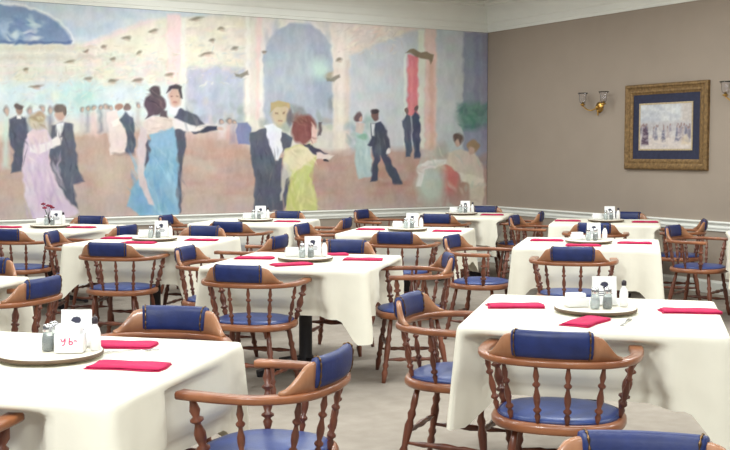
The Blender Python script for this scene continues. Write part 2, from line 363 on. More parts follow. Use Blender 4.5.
    p.poly([(172, 104), (180, 108), (176, 116), (170, 113)], (222, 222, 226), 1)
    p.ell(175, 97, 6.5, 9.5, (198, 166, 150)); p.poly([(167, 93), (169, 86), (176, 83.5), (182, 87), (183, 98), (180.5, 97), (179, 90), (172, 89)], (80, 70, 76), .9)
    p.rect(171, 95.5, 173, 96.8, (110, 80, 76), .6, .7); p.rect(176.5, 95.5, 178.5, 96.8, (110, 80, 76), .6, .7); p.rect(173, 101.5, 177, 102.5, (160, 104, 100), .6, .7)
    p.poly([(143, 123), (152, 116), (166, 116), (178, 120), (180, 127), (172, 132), (152, 136), (145, 134)], (212, 198, 192), 1.2)
    p.poly([(150, 135), (160, 131), (175, 126), (177, 148), (179, 166), (177, 186), (180, 216), (142, 216), (127, 206), (133, 186), (143, 174), (150, 156)], (134, 174, 198), 1.1)
    p.strokes(50, (134, 160, 178, 212), [(112, 162, 198), (154, 194, 216), (104, 152, 192), (170, 206, 222)], (5, 13), (.9, 2), (1.3, .3), .6, 32)
    p.poly([(130, 196), (146, 178), (152, 216), (140, 216)], (108, 158, 196), 2, .5)
    p.poly([(140, 126), (148, 128), (145, 150), (144, 172), (150, 196), (154, 206), (148, 204), (138, 178), (137, 150)], (206, 192, 194), 1)
    p.poly([(172, 118), (186, 122), (198, 127), (206, 126), (200, 131), (184, 131), (174, 128)], (222, 214, 212), 1)
    p.ell(155, 104, 10.5, 11, (88, 74, 84), .12); p.ell(155, 91, 6, 5.5, (80, 68, 78), .2); p.poly([(148, 112), (156, 112), (146, 119)], (92, 80, 88), 1); p.poly([(160, 110), (167, 112), (168, 118), (160, 116)], (92, 80, 88), 1)
    p.strokes(10, (147, 90, 164, 112), [(118, 98, 104), (66, 56, 68)], (3, 6), (.7, 1.3), (.6, .6), .6, 33)
    # yellow couple
    d2 = (90, 94, 110)
    p.poly([(250, 133), (262, 129), (268, 128), (272, 145), (276, 160), (282, 158), (283, 211), (253, 211), (255, 178), (250, 154)], d2, 1)
    p.poly([(280, 132), (286, 133), (293, 138), (290, 147), (282, 152)], d2, 1)
    p.poly([(282, 166), (290, 172), (290, 200), (284, 208)], d2, 1)
    p.poly([(265, 126), (274, 124), (281, 130), (282, 150), (278, 161), (273, 156), (268, 140)], (226, 228, 236), .9)
    p.ell(280, 114, 8.5, 12, (204, 184, 156)); p.poly([(270, 112), (270, 103), (279, 99.5), (289, 103), (290, 112), (286, 107), (277, 106)], (186, 166, 124), .9)
    for x in (276.5, 284): p.rect(x - 1.2, 112, x + 1.2, 113.4, (128, 98, 84), .6, .7)
    p.rect(278, 120, 283, 121.2, (164, 110, 104), .6, .7)
    p.poly([(284, 150), (296, 145), (310, 144), (320, 152), (315, 162), (310, 177), (316, 192), (317, 211), (285, 211), (288, 192), (293, 178), (284, 165)], (200, 202, 136), 1.1)
    p.poly([(284, 152), (296, 146), (312, 146), (318, 153), (306, 164), (294, 172), (284, 164)], (224, 216, 180), 1.4)
    p.strokes(34, (288, 172, 314, 208), [(190, 200, 110), (222, 222, 156), (200, 206, 128)], (4, 10), (.8, 1.8), (1.4, .4), .6, 34)
    p.poly([(284, 160), (292, 172), (290, 176), (286, 180), (282, 200), (280, 200), (282, 172)], (214, 210, 196), 1, .8)
    p.poly([(302, 142), (312, 146), (322, 151), (328, 153), (322, 156), (312, 153)], (70, 70, 88), .8)
    p.poly([(316, 152), (330, 154), (334, 156), (326, 160), (316, 159)], (228, 214, 206), .9); p.ell(326, 160.5, 2.6, 1.4, (70, 64, 72), .3)
    p.ell(304, 129, 12, 15, (132, 82, 80), .12, 1, .25); p.ell(297, 119, 5, 6, (146, 98, 94), .4, .7); p.poly([(312, 122), (318, 130), (317, 142), (310, 146)], (222, 190, 180), 1)
    p.strokes(14, (296, 117, 312, 142), [(112, 66, 66), (152, 104, 98)], (3, 7), (.7, 1.4), (1.1, .5), .6, 35)
    p.rect(318.5, 122, 321.5, 136, (96, 86, 92), .9, .9); p.ell(290, 118, 2.4, 8, (110, 104, 112), .4, .8)
    # couple strolling, two men, seated ladies
    p.poly([(357, 132), (363, 130), (368, 137), (371, 152), (374, 176), (358, 179), (354, 160)], (176, 198, 198), 1.1); p.ell(358, 117, 4, 4.4, (110, 92, 96), .25); p.ell(361, 119, 1.8, 2.6, skin, .4)
    p.poly([(356, 122), (364, 124), (362, 134), (356, 132)], (208, 190, 186), 1); p.ell(362, 137, 4.5, 3, (140, 176, 156), .4)
    p.strokes(16, (356, 145, 372, 176), [(196, 212, 210), (154, 182, 186)], (3, 7), (.8, 1.5), (1.4, .2), .6, 36)
    p.poly([(371, 124), (380, 121.5), (387, 130), (390, 148), (388, 156), (395, 168), (402, 181), (402, 184), (393, 184), (384, 162), (380, 156), (378, 168), (377, 181), (370, 182), (374, 158), (372, 146), (367, 145), (371, 138)], (76, 80, 98), .9)
    p.poly([(371.5, 124), (375, 123.5), (375, 137), (372, 136)], (222, 222, 228), .8); p.ell(375, 115, 4, 5.4, (120, 92, 88), .2); p.ell(375, 111.5, 4.2, 2.8, (66, 58, 64), .25); p.ell(388.5, 151.5, 2, 3, (224, 220, 220), .3)
    p.poly([(376, 181), (402, 184), (410, 186), (380, 186)], (172, 134, 124), 1.4, .6)
    p.poly([(402, 121), (406, 113), (411, 116), (412, 134), (411, 156), (406.5, 157), (405, 140)], (84, 92, 114), .9); p.poly([(412, 117), (416, 112), (420, 118), (420, 158), (415, 158), (413, 140)], (76, 84, 108), .9)
    p.ell(407, 111, 2, 3, (126, 104, 104), .3); p.ell(417, 108.5, 2, 3.4, (116, 94, 96), .3)
    p.ell(437, 160, 12, 14, (196, 184, 172), .5, .7); p.ell(452, 184, 14, 20, (178, 140, 130), .3, .8)
    p.ell(450, 178, 9, 15, (208, 128, 124), .3); p.ell(431, 184, 14, 20, (196, 206, 194), .35); p.poly([(418, 166), (428, 160), (446, 160), (452, 164), (440, 166), (426, 170), (421, 186), (417, 186)], (228, 226, 220), 1)
    p.ell(441, 150, 6, 8, (178, 176, 170), .5, .7)
    p.poly([(448, 152), (460, 150), (474, 152), (482, 164), (486, 186), (482, 208), (468, 206), (470, 184), (458, 172), (446, 164)], (218, 206, 190), 1.2)
    p.poly([(458, 172), (474, 176), (484, 180), (482, 186), (462, 182)], (234, 224, 210), 1); p.ell(458, 139, 5, 6, (116, 96, 92), .2); p.ell(457, 143, 3, 4, (208, 178, 162), .3)
    p.ell(473, 146, 6, 6.5, (164, 142, 112), .2); p.ell(471, 150, 3, 4, (206, 180, 162), .3)
    p.strokes(40, (418, 150, 486, 208), [(206, 198, 186), (190, 200, 190), (222, 212, 200), (186, 164, 152)], (3, 8), (.8, 2), (1, 1), .5, 37)
    # folds and rubbed highlights in the coats, gowns and hair
    suit = [(112, 114, 128), (66, 68, 84), (98, 102, 120), (124, 122, 130)]
    for n, b, cs, sd in ((16, (53, 128, 72, 178), suit, 71), (8, (66, 165, 78, 200), suit, 72), (10, (12, 120, 26, 165), suit, 73), (9, (176, 134, 182, 206), suit, 74), (6, (184, 113, 198, 123), suit, 75), (20, (255, 136, 278, 205), suit, 76),
                        (9, (374, 128, 387, 154), suit, 77), (6, (404, 122, 419, 152), suit, 78), (8, (127, 118, 133, 148), suit, 79)):
        p.strokes(n, b, cs, (3, 8), (.6, 1.5), (1.45, .25), .5, sd)
    p.strokes(18, (30, 140, 50, 165), [(224, 214, 220), (190, 168, 190), (216, 196, 206)], (3, 7), (.7, 1.5), (1.2, .4), .55, 81)
    p.strokes(16, (148, 140, 175, 168), [(112, 156, 186), (160, 192, 208), (122, 168, 196)], (3, 8), (.8, 1.6), (1.2, .4), .55, 82)
    p.strokes(12, (146, 118, 176, 132), [(226, 212, 206), (190, 172, 166)], (3, 6), (.8, 1.5), (.2, .4), .5, 83)
    p.strokes(14, (288, 148, 314, 166), [(234, 226, 196), (206, 196, 160)], (3, 6), (.8, 1.5), (.6, .5), .5, 84)
    p.strokes(10, (32, 114, 44, 128), [(206, 194, 168), (150, 132, 108)], (2, 4), (.6, 1.1), (.6, .6), .6, 85)
    lum = p.c.mean(-1, keepdims=True); p.c = lum + .95 * (p.c - lum)
    # brushwork and dry wash
    n1 = vnoise(px / 3, py / 9, 41); n2 = vnoise(px / 14, py / 14, 42); n3 = vnoise(px / 1.6, py / 2.4, 43)
    p.c = p.c + (n1 * 4 + n2 * 5 + n3 * 3)[..., None] + np.stack([vnoise(px / 10, py / 8, 44), vnoise(px / 10, py / 8, 45), vnoise(px / 10, py / 8, 46)], -1) * 4
    return np.clip(p.c, 20, 250)

def painted_sheet(name, P, colour, m, thick):
    """P: (nz, nx, 3) grid of points whose +thick lies behind; closed at the rim"""
    nz, nx = P.shape[:2]
    V = P.reshape(-1, 3)
    idx = np.arange(nz * nx).reshape(nz, nx)
    F = np.stack([idx[:-1, :-1], idx[:-1, 1:], idx[1:, 1:], idx[1:, :-1]], -1).reshape(-1, 4)
    rim = np.concatenate([idx[0, :], idx[1:, -1], idx[-1, -2::-1], idx[-2:0:-1, 0]])
    back = V[rim] + np.array(thick); n0 = len(V); nr = len(rim)
    V = np.concatenate([V, back]); k = np.arange(nr); k1 = (k + 1) % nr
    F = np.concatenate([F, np.stack([rim[k1], rim[k], n0 + k, n0 + k1], -1)])
    me = bpy.data.meshes.new(name)
    me.vertices.add(len(V)); me.vertices.foreach_set('co', V.astype(np.float32).ravel())
    me.loops.add(F.size); me.loops.foreach_set('vertex_index', F.astype(np.int32).ravel())
    me.polygons.add(len(F)); me.polygons.foreach_set('loop_start', np.arange(0, F.size, 4, dtype=np.int32))
    me.update(calc_edges=True)
    a = me.color_attributes.new('paint', 'FLOAT_COLOR', 'POINT')
    C = np.ones((len(V), 4), np.float32); L = lin(colour.reshape(-1, 3)); C[:n0, :3] = L; C[n0:, :3] = L[rim]
    a.data.foreach_set('color', C.ravel()); me.materials.append(m); me.validate()
    return me
mx = np.linspace(1.6, WX - .004, 752); mz = np.linspace(.772, 3.113, 236)
GX, GZ = np.meshgrid(mx, mz)
P3 = np.stack([GX, np.full_like(GX, WY - .006), GZ], -1)
d3 = P3 - np.array([0, 0, H]); dep = d3 @ FV
ppx = 365 + FPX * (d3 @ RV) / dep; ppy = 225 - FPX * (d3 @ UV) / dep
o = obj('mural', painted_sheet('mural', P3, paint_mural(ppx, ppy), M['mural'], (0, .004, 0)))
tag(o, 'large pastel wall mural of couples dancing in a ballroom, on the back wall', 'mural')

# ------------------------------------------------------------------ framed picture and sconces on the right wall
def picture():
    y0, y1, z0, z1 = 8.25, 9.48, 1.303, 2.262
    root = empty('framed_picture', (WX, (y0 + y1) / 2, z0)); hy = (y1 - y0) / 2; hz = z1 - z0
    tag(root, 'framed ballroom print with gilt frame and navy mat on the taupe wall', 'picture')
    def ring(m0, prof, name, parent):
        mb = MB(); n = len(prof); V = []
        for sy, sz in ((-1, 0), (1, 0), (1, 1), (-1, 1)):
            for ins, d in prof: V.append((-d, sy * (hy - ins), (ins if sz == 0 else hz - ins)))
        F = [(c * n + k, c * n + (k + 1) % n, ((c + 1) % 4) * n + (k + 1) % n, ((c + 1) % 4) * n + k) for c in range(4) for k in range(n)]
        return obj(name, mesh(name, V, F, m0, False), parent)
    ring(M['gold'], [(0, 0), (0, .035), (.012, .05), (.03, .052), (.045, .04), (.07, .034), (.09, .036), (.105, .026), (.118, .022), (.118, 0)], 'frame', root)
    obj('mat_board', box_me('mat_board', (-.016, -hy + .115, .115), (-.001, hy - .115, hz - .115), M['navy']), root)
    iy, iz = .215, .205
    ring(M['goldin'], [(iy, .0165), (iy, .024), (iy + .018, .024), (iy + .018, .0165)], 'inner_slip', root)
    ys = np.linspace(hy - iy - .012, -hy + iy + .012, 150); zs = np.linspace(iz + .022, hz - iz - .022, 100)
    A, B = np.meshgrid(ys, zs); u = (ys[0] - A) / (ys[0] - ys[-1]) * 100; v = (zs[-1] - B) / (zs[-1] - zs[0]) * 70
    p = Paint(u, v, (196, 196, 198))
    p.rect(-5, -5, 105, 30, (188, 190, 196), 4); p.strokes(40, (0, 0, 100, 30), [(206, 210, 212), (176, 180, 190), (220, 220, 216)], (6, 14), (3, 6), (.2, .4), .7, 51)
    p.rect(80, -5, 105, 75, (196, 186, 180), 4, .8); p.rect(-5, 28, 105, 44, (186, 182, 184), 3)
    p.rect(-5, 48, 105, 80, (206, 196, 190), 4)
    rr = np.random.default_rng(77)
    for k in range(34):
        x = rr.uniform(2, 98); y = rr.uniform(31, 38); hh = rr.uniform(10, 24); c = [(120, 116, 130), (196, 186, 190), (96, 98, 122), (206, 200, 200), (140, 132, 146), (176, 160, 158)][rr.integers(6)]
        p.poly([(x - 1.4, y + 2), (x + 1.4, y + 2), (x + 3.2, y + hh), (x - 3, y + hh)], c, 1.8, .75); p.ell(x, y, 1.5, 2, (146, 124, 122), .5, .8)
    p.poly([(6, 38), (13, 35), (17, 48), (18, 63), (3, 63)], (84, 66, 84), 1.6, .9); p.poly([(84, 50), (92, 48), (97, 63), (80, 63)], (200, 184, 160), 2, .8)
    p.strokes(60, (0, 40, 100, 70), [(206, 198, 194), (178, 172, 180), (216, 208, 200)], (3, 7), (.8, 1.8), (0, .3), .5, 53)
    p.c += (vnoise(u / 3, v / 3, 52) * 9)[..., None]
    G = np.stack([np.full_like(A, -.02), A, B], -1)
    obj('print', painted_sheet('print', G, np.clip(p.c, 20, 250), M['art'], (.0035, 0, 0)), root)
picture()
def sconce(y, z, label):
    r = empty('wall_sconce', (WX, y, z)); tag(r, label, 'wall light', 'brass wall sconces on the right wall')
    mb = MB(); mb.lathe([(.03, 0), (.062, .0), (.066, .3), (.05, .6), (.02, 1.)], 20, (0, 0, 0), (-.03, 0, 0)); mb.ball((-.04, 0, 0), .024, 10)
    mb.lathe([(.008, 0), (.016, .3), (.006, .6), (.012, .8), (.002, 1)], 10, (-.03, 0, -.02), (-.03, 0, -.1))
    obj('back_plate', mb.me('back_plate', M['brass']), r)
    for s in (-1, 1):
        pts = [(-.03, 0, 0)]
        for k in range(11):
            t = k / 10; pts.append((-.04 - .07 * t, s * .18 * t, -.045 * math.sin(t * PI) + .02 * t))
        e = pts[-1]
        a = obj('arm', MB().tube(pts, .008, 8).lathe([(.006, 0), (.03, .2), (.034, .35), (.014, .5), (.014, 1)], 14, e, (e[0], e[1], e[2] + .05)).me('arm', M['brass']), r)
        g = MB(); n = 18
        for ring, (rr, zz) in enumerate(((.02, .03), (.036, .05), (.042, .08), (.04, .11), (.05, .14), (.062, .155))):
            for k in range(n):
                q = rr * (1 + (.06 * math.cos(6 * 2 * PI * k / n) if ring > 3 else 0)); g.V.append((e[0] + q * math.cos(2 * PI * k / n), e[1] + q * math.sin(2 * PI * k / n), e[2] + zz))
        g.F = [(i * n + k, i * n + (k + 1) % n, (i + 1) * n + (k + 1) % n, (i + 1) * n + k) for i in range(5) for k in range(n)]
        gl = obj('glass_shade', g.me('glass_shade', M['cryst']), r)
        sm = gl.modifiers.new('wall', 'SOLIDIFY'); sm.thickness = .004
sconce(9.94, 2.03, 'brass two-arm wall sconce with clear glass shades left of the framed picture')
sconce(7.77, 2.05, 'brass wall sconce right of the framed picture, cut off by the photo edge')

# ------------------------------------------------------------------ captain's chair
RAILP = [(-.290, .178), (-.298, .10), (-.302, .0), (-.287, -.10), (-.235, -.185), (-.15, -.238), (0, -.258)]
RAILP = RAILP + [(-x, y) for x, y in RAILP[-2::-1]]
def catmull(P, per=6):
    P = [Vector(p) for p in P]; out = []
    for i in range(len(P) - 1):
        a = P[max(i - 1, 0)]; b = P[i]; c = P[i + 1]; d = P[min(i + 2, len(P) - 1)]
        for k in range(per):
            t = k / per; out.append(.5 * ((2 * b) + (c - a) * t + (2 * a - 5 * b + 4 * c - d) * t * t + (3 * b - a - 3 * c + d) * t ** 3))
    out.append(P[-1]); return out
RAIL = catmull([(x, y) for x, y in RAILP], 6)
def rail_at_x(x):
    best = min((q for q in RAIL if q.y < -.05), key=lambda q: abs(q.x - x)); pts = [q for q in RAIL if q.y < -.05]
    for a, b in zip(pts, pts[1:]):
        if (a.x - x) * (b.x - x) <= 0 and a.x != b.x:
            t = (x - a.x) / (b.x - a.x); return a.y + (b.y - a.y) * t
    return best.y
def turned(r):   # spindle profile
    return [(.55 * r, 0), (.7 * r, .06), (1.1 * r, .15), (.65 * r, .2), (1.4 * r, .235), (1.4 * r, .265), (.7 * r, .3), (1.15 * r, .4), (1.2 * r, .48), (.65 * r, .6), (.65 * r, .63), (1.35 * r, .665), (1.35 * r, .69), (.65 * r, .725), (1.1 * r, .82), (.7 * r, .93), (.6 * r, 1.)]
def legprof(r):
    return [(.75 * r, 0), (.95 * r, .08), (1.25 * r, .16), (.8 * r, .22), (1.3 * r, .27), (.85 * r, .32), (1.1 * r, .42), (1.3 * r, .55), (.85 * r, .62), (1.25 * r, .68), (.8 * r, .73), (1.0 * r, .8), (.7 * r, 1.)]
def make_chair():
    root = empty('captains_chair')
    def se(a, rx, ry):  # rounded seat outline, wider in front
        c, s = math.cos(a), math.sin(a); e = .82
        return (rx * math.copysign(abs(c) ** e, c), ry * math.copysign(abs(s) ** e, s))
    n = 40; mb = MB()
    rows = [(.86, .412), (.97, .414), (1., .424), (1., .440), (.975, .452), (.9, .455), (.86, .450)]
    for k, z in rows:
        for i in range(n): x, y = se(2 * PI * i / n, .268 * k, .245 * k); mb.V.append((x, y, z))
    mb.F = [(r * n + i, r * n + (i + 1) % n, (r + 1) * n + (i + 1) % n, (r + 1) * n + i) for r in range(len(rows) - 1) for i in range(n)] + [tuple(range(n - 1, -1, -1)), tuple((len(rows) - 1) * n + i for i in range(n))]
    obj('seat', mb.me('seat', M['railwood']), root)
    mb = MB(); rows = [(1., .446), (1.01, .456), (.97, .466), (.85, .473), (.6, .479), (.3, .482)]
    for k, z in rows:
        for i in range(n): x, y = se(2 * PI * i / n, .236 * k, .213 * k); mb.V.append((x, y, z))
    mb.F = [(r * n + i, r * n + (i + 1) % n, (r + 1) * n + (i + 1) % n, (r + 1) * n + i) for r in range(len(rows) - 1) for i in range(n)] + [tuple(range(n - 1, -1, -1)), tuple((len(rows) - 1) * n + i for i in range(n))]
    cu = obj('seat_cushion', mb.me('seat_cushion', M['seatblue']), root)
    mb = MB()
    mb.tube([(*se(2 * PI * i / n, .239, .216), .456) for i in range(n + 1)], .0055, 6)
    obj('piping', mb.me('piping', M['blue']), cu)
    # legs + stretchers
    tops = {(-1, 1): (-.165, .150), (1, 1): (.165, .150), (-1, -1): (-.15, -.15), (1, -1): (.15, -.15)}
    feet = {(-1, 1): (-.225, .205), (1, 1): (.225, .205), (-1, -1): (-.215, -.225), (1, -1): (.215, -.225)}
    def on(k, z): t = z / .418; a = feet[k]; b = tops[k]; return (a[0] + (b[0] - a[0]) * t, a[1] + (b[1] - a[1]) * t, z)
    for k in tops:
        obj('leg', MB().lathe(legprof(.0165), 12, on(k, 0.0), on(k, .418)).me('leg', M['darkwood']), root)
    sp = [(.55, 0), (.7, .1), (1.2, .25), (.8, .32), (1.25, .42), (1.45, .5), (1.25, .58), (.8, .68), (1.2, .75), (.7, .9), (.55, 1)]
    sp = [(r * .012, t) for r, t in sp]
    for a, b, z in (((-1, 1), (1, 1), .24), ((-1, -1), (1, -1), .20), ((-1, 1), (-1, -1), .15), ((1, 1), (1, -1), .15)):
        obj('stretcher', MB().lathe(sp, 10, on(a, z), on(b, z)).me('stretcher', M['darkwood']), root)
    # bent arm rail
    N = len(RAIL)
    def sec(t):
        e = abs(t - .5) * 2; w = .024 + .006 * max(0, (e - .55) / .45); h = .0135
        if e > .985: w *= .7; h *= .7
        return [(-w, -h * .5), (-w * .8, -h), (w * .8, -h), (w, -h * .5), (w, h * .5), (w * .8, h), (-w * .8, h), (-w, h * .5)]
    pts = [(q.x, q.y, .696) for q in RAIL]
    a, b = Vector(pts[0]), Vector(pts[1]); pts.insert(1, tuple(a + (b - a) * .25)); a, b = Vector(pts[-1]), Vector(pts[-2]); pts.insert(-1, tuple(a + (b - a) * .25))
    obj('arm_rail', MB().sweep(pts, sec).me('arm_rail', M['railwood']), root)
    # spindles: thick front posts, six thin
    posts = [(-1, .145), (1, .145)]
    for s, y in posts:
        obj('arm_post', MB().lathe(turned(.0175), 12, (s * .238, .105, .45), (s * .291, .130, .687)).me('arm_post', M['darkwood']), root)
    for (bx, by), (tx, ty) in (((.243, -.03), (.291, -.045)), ((.165, -.172), (.192, -.215)), ((.056, -.218), (.062, -.254))):
        for s in (-1, 1):
            obj('spindle', MB().lathe(turned(.0115), 10, (s * bx, by, .448), (s * tx, ty, .687)).me('spindle', M['darkwood']), root)
    # crest: curved board on the rail with sloping wings
    def topz(x):
        x = abs(x)
        if x < .160: return .808
        t = min((x - .160) / (.250 - .160), 1)
        if t < .18: return .806 - .004 * t / .18
        u = min(max((t - .18) / .82, 0.), 1.); u2 = u * u * (3 - 2 * u)
        return .802 - (.802 - .721) * (.55 * u2 + .45 * (1 - (1 - u) ** 1.6))
    xs = [-.250 + .50 * i / 36 for i in range(37)]; mb = MB()
    for x in xs:
        y = rail_at_x(x); nx, ny = (x * .9, y - .05); L = math.hypot(nx, ny); nx /= L; ny /= L; zt = topz(x); zb = .705
        for (o, z) in ((-.013, zb), (-.012, zb + (zt - zb) * .55), (-.010, zt - .006), (-.004, zt), (.006, zt), (.012, zt - .006), (.013, zb + (zt - zb) * .55), (.013, zb)):
            lean = (z - zb) * .10; mb.V.append((x + nx * (o + lean), y + ny * (o + lean), z))
    mb.F = [(i * 8 + k, i * 8 + (k + 1) % 8, (i + 1) * 8 + (k + 1) % 8, (i + 1) * 8 + k) for i in range(36) for k in range(8)] + [tuple(range(7, -1, -1)), tuple(36 * 8 + k for k in range(8))]
    obj('crest', mb.me('crest', M['wood']), root)
    xs = [-.145 + .29 * i / 24 for i in range(25)]; mb = MB(); NT = []
    prof = [(-.0135, .718), (-.020, .724), (-.026, .740), (-.027, .765), (-.023, .80), (-.014, .818), (0, .824), (.014, .818), (.022, .80), (.025, .765), (.024, .740), (.019, .724), (.0135, .718)]
    for i, x in enumerate(xs):
        y = rail_at_x(x); nx, ny = (x * .9, y - .05); L = math.hypot(nx, ny); nx /= L; ny /= L
        k = .82 if i in (0, 24) else (.94 if i in (1, 23) else 1.)
        for (o, z) in prof:
            lean = (z - .684) * .10; q = o * k; zz = .76 + (z - .76) * (.97 if i in (0, 24) else 1.)
            mb.V.append((x + nx * (q + lean), y + ny * (q + lean), zz))
        if i in (1, 23):
            path = catmull([(x + nx * (o * .97 + (z - .684) * .10), y + ny * (o * .97 + (z - .684) * .10), z) for o, z in prof], 6)
            NT.append(MB().sweep(path, lambda t: [(r_ * math.cos(q * PI / 3), r_ * math.sin(q * PI / 3)) for r_ in [.0012 + .0032 * abs(math.sin(t * PI * 12.5))] for q in range(6)], up=(1, 0, 0)))
    m_ = len(prof)
    mb.F = [(i * m_ + k, i * m_ + (k + 1) % m_, (i + 1) * m_ + (k + 1) % m_, (i + 1) * m_ + k) for i in range(24) for k in range(m_)] + [tuple(range(m_ - 1, -1, -1)), tuple(24 * m_ + k for k in range(m_))]
    pad = obj('back_pad', mb.me('back_pad', M['blue']), root)
    for q in NT: obj('nail_trim', q.me('nail_trim', M['nail']), pad)
    return root

# ------------------------------------------------------------------ tables
AXA = math.radians(44.8)
AX = Vector((math.sin(AXA), math.cos(AXA), 0)); BX = Vector((math.cos(AXA), -math.sin(AXA), 0))   # away from / to the right of the viewer
TH = .54; TZ = .750
TABLES = {
    'A': ((3.47, 3.80), 'large front table at right'),
    'B': ((.97, 3.90), 'large front table at left'),
    'C': ((3.44, 6.64), 'second-row table left of centre'),
    'D': ((6.08, 6.75), 'second-row table right of centre'),
    'K': ((.81, 6.61), 'second-row table at left edge'),
    'L': ((8.17, 6.40), 'table at the right edge'),
    'E': ((3.14, 8.79), 'table below the painted blue dancer'),
    'F': ((5.58, 8.69), 'table below the painted walking man'),
    'G': ((8.10, 8.73), 'table below the left wall sconce'),
    'H': ((4.95, 10.70), 'table below the painted yellow dancer'),
    'I': ((7.55, 10.58), 'corner table below painted seated ladies'),
    'J': ((2.81, 10.85), 'table below the painted pink dancer'),
}
def W(t, a, b, z=0.):
    c = TABLES[t][0]; v = Vector((c[0], c[1], z)) + AX * a + BX * b; return v
def make_table():
    r = empty('pedestal_table')
    obj('tabletop', MB().rbox((0, 0, TZ - .0105), (2 * TH, 2 * TH, .019), .007).me('tabletop', M['top'], False), r)
    obj('column', MB().lathe([(.07, .06), (.06, .09), (.045, .12), (.045, .66), (.06, .69), (.16, .71), (.16, .7305)], 20).me('column', M['iron']), r)
    for k in range(4):
        a = PI / 4 + k * PI / 2; c, s = math.cos(a), math.sin(a)
        obj('foot', MB().sweep([(.03 * c, .03 * s, .085), (.15 * c, .15 * s, .07), (.27 * c, .27 * s, .045), (.36 * c, .36 * s, .028)],
            lambda t: [(-.028, -.028 + .004 * t), (.028, -.028 + .004 * t), (.026, .022 - .01 * t), (-.026, .022 - .01 * t)]).lathe([(.02, 0), (.022, .012)], 12, (.345 * c, .345 * s, 0), (.345 * c, .345 * s, 1)).me('foot', M['iron'], False), r)
    return r
def cloth_mesh(seed):
    r = random.Random(seed); per = []; rc = .03; h = TH + .006
    ns = 34
    for side in range(4):   # straight run then a corner
        for i in range(ns): per.append((side, 'e', -1 + 2 * (i + .5) / ns))
        for i in range(7): per.append((side, 'c', (i + .5) / 7))
    dirs = [(1, 0), (0, 1), (-1, 0), (0, -1)]
    ph = [[r.uniform(0, 6.28) for _ in range(3)] for _ in range(4)]; am = [r.uniform(.6, 1.3) for _ in range(4)]; cor = [r.uniform(.85, 1.15) for _ in range(4)]
    over = .305; T = [0, .02, .05, .09, .13, .17, .23, .33, .45, .58, .7, .82, .92, 1.]
    V = []; n = len(per); EDGE = []
    for side, kind, u in per:
        nx, ny = dirs[side]; tx, ty = -ny, nx
        if kind == 'e':
            e = (nx * h + tx * u * (h - rc), ny * h + ty * u * (h - rc)); nn = (nx, ny); s = u * (h - rc)
            dc = (h - rc) - abs(s); cidx = side if u > 0 else (side - 1) % 4
        else:
            a = u * PI / 2; nn = (nx * math.cos(a) + tx * math.sin(a), ny * math.cos(a) + ty * math.sin(a))
            e = (nx * (h - rc) + tx * (h - rc) + nn[0] * rc, ny * (h - rc) + ty * (h - rc) + nn[1] * rc); dc = 0; s = h; cidx = side
        EDGE.append((side, kind, u, e, nn, s, dc, cidx))
    rows = []
    for t in T:
        row = []
        for (side, kind, u, e, nn, s, dc, ci) in EDGE:
            c = max(0, 1 - dc / .12); c = c ** 1.15
            drop = over + (.135 * c) * cor[ci]
            fold = math.sin(s * 17 + ph[side][0]) * .55 + math.sin(s * 31 + ph[side][1]) * .3
            fold *= (1 - c) * am[side]
            # beside the corner point the cloth tucks in, at it the cloth stands out
            tuck = math.exp(-((dc - .11) / .05) ** 2)
            out = .012 + t * (.020 + .016 * fold + .022 * c * cor[ci] - .022 * tuck)
            if t < .03: out = .004 if t == 0 else .010
            z = .758 - t * drop
            if t == 0: z = .761
            row.append((e[0] + nn[0] * out, e[1] + nn[1] * out, z))
        rows.append(row)
    top = []
    for k in (.25, .6, .9, .975):
        top.append([(p[0] * k, p[1] * k, .7625 + .0008 * math.sin(p[0] * 9 + p[1] * 7 + seed)) for p in rows[0]])
    allr = top + rows; V = [v for rr in allr for v in rr]
    F = [(i * n + k, i * n + (k + 1) % n, (i + 1) * n + (k + 1) % n, (i + 1) * n + k) for i in range(len(allr) - 1) for k in range(n)]
    V.append((0, 0, .7625)); F += [(len(V) - 1, k, (k + 1) % n) for k in range(n)]
    return mesh('tablecloth', V, F, M['cloth'])
CLOTHS = [cloth_mesh(s) for s in (3, 8, 14, 21)]
proto_table = make_table()
CLOTH_OBJ = []; SEATS = []
for i, (k, (c, ph)) in enumerate(TABLES.items()):
    t = proto_table if i == 0 else copy_tree(proto_table)
    t.location = (c[0], c[1], 0); t.rotation_euler = (0, 0, -AXA)
    tag(t, 'square pedestal table under the cloth, ' + ph, 'table', 'square dining tables')
    o = obj('tablecloth', CLOTHS[i % 4].copy()); CLOTH_OBJ.append(o); o.location = (c[0], c[1], 0); o.rotation_euler = (0, 0, -AXA + (i // 4 + i) % 4 * PI / 2)
    tag(o, 'cream white cloth draped over the ' + ph, 'tablecloth', 'cream tablecloths')

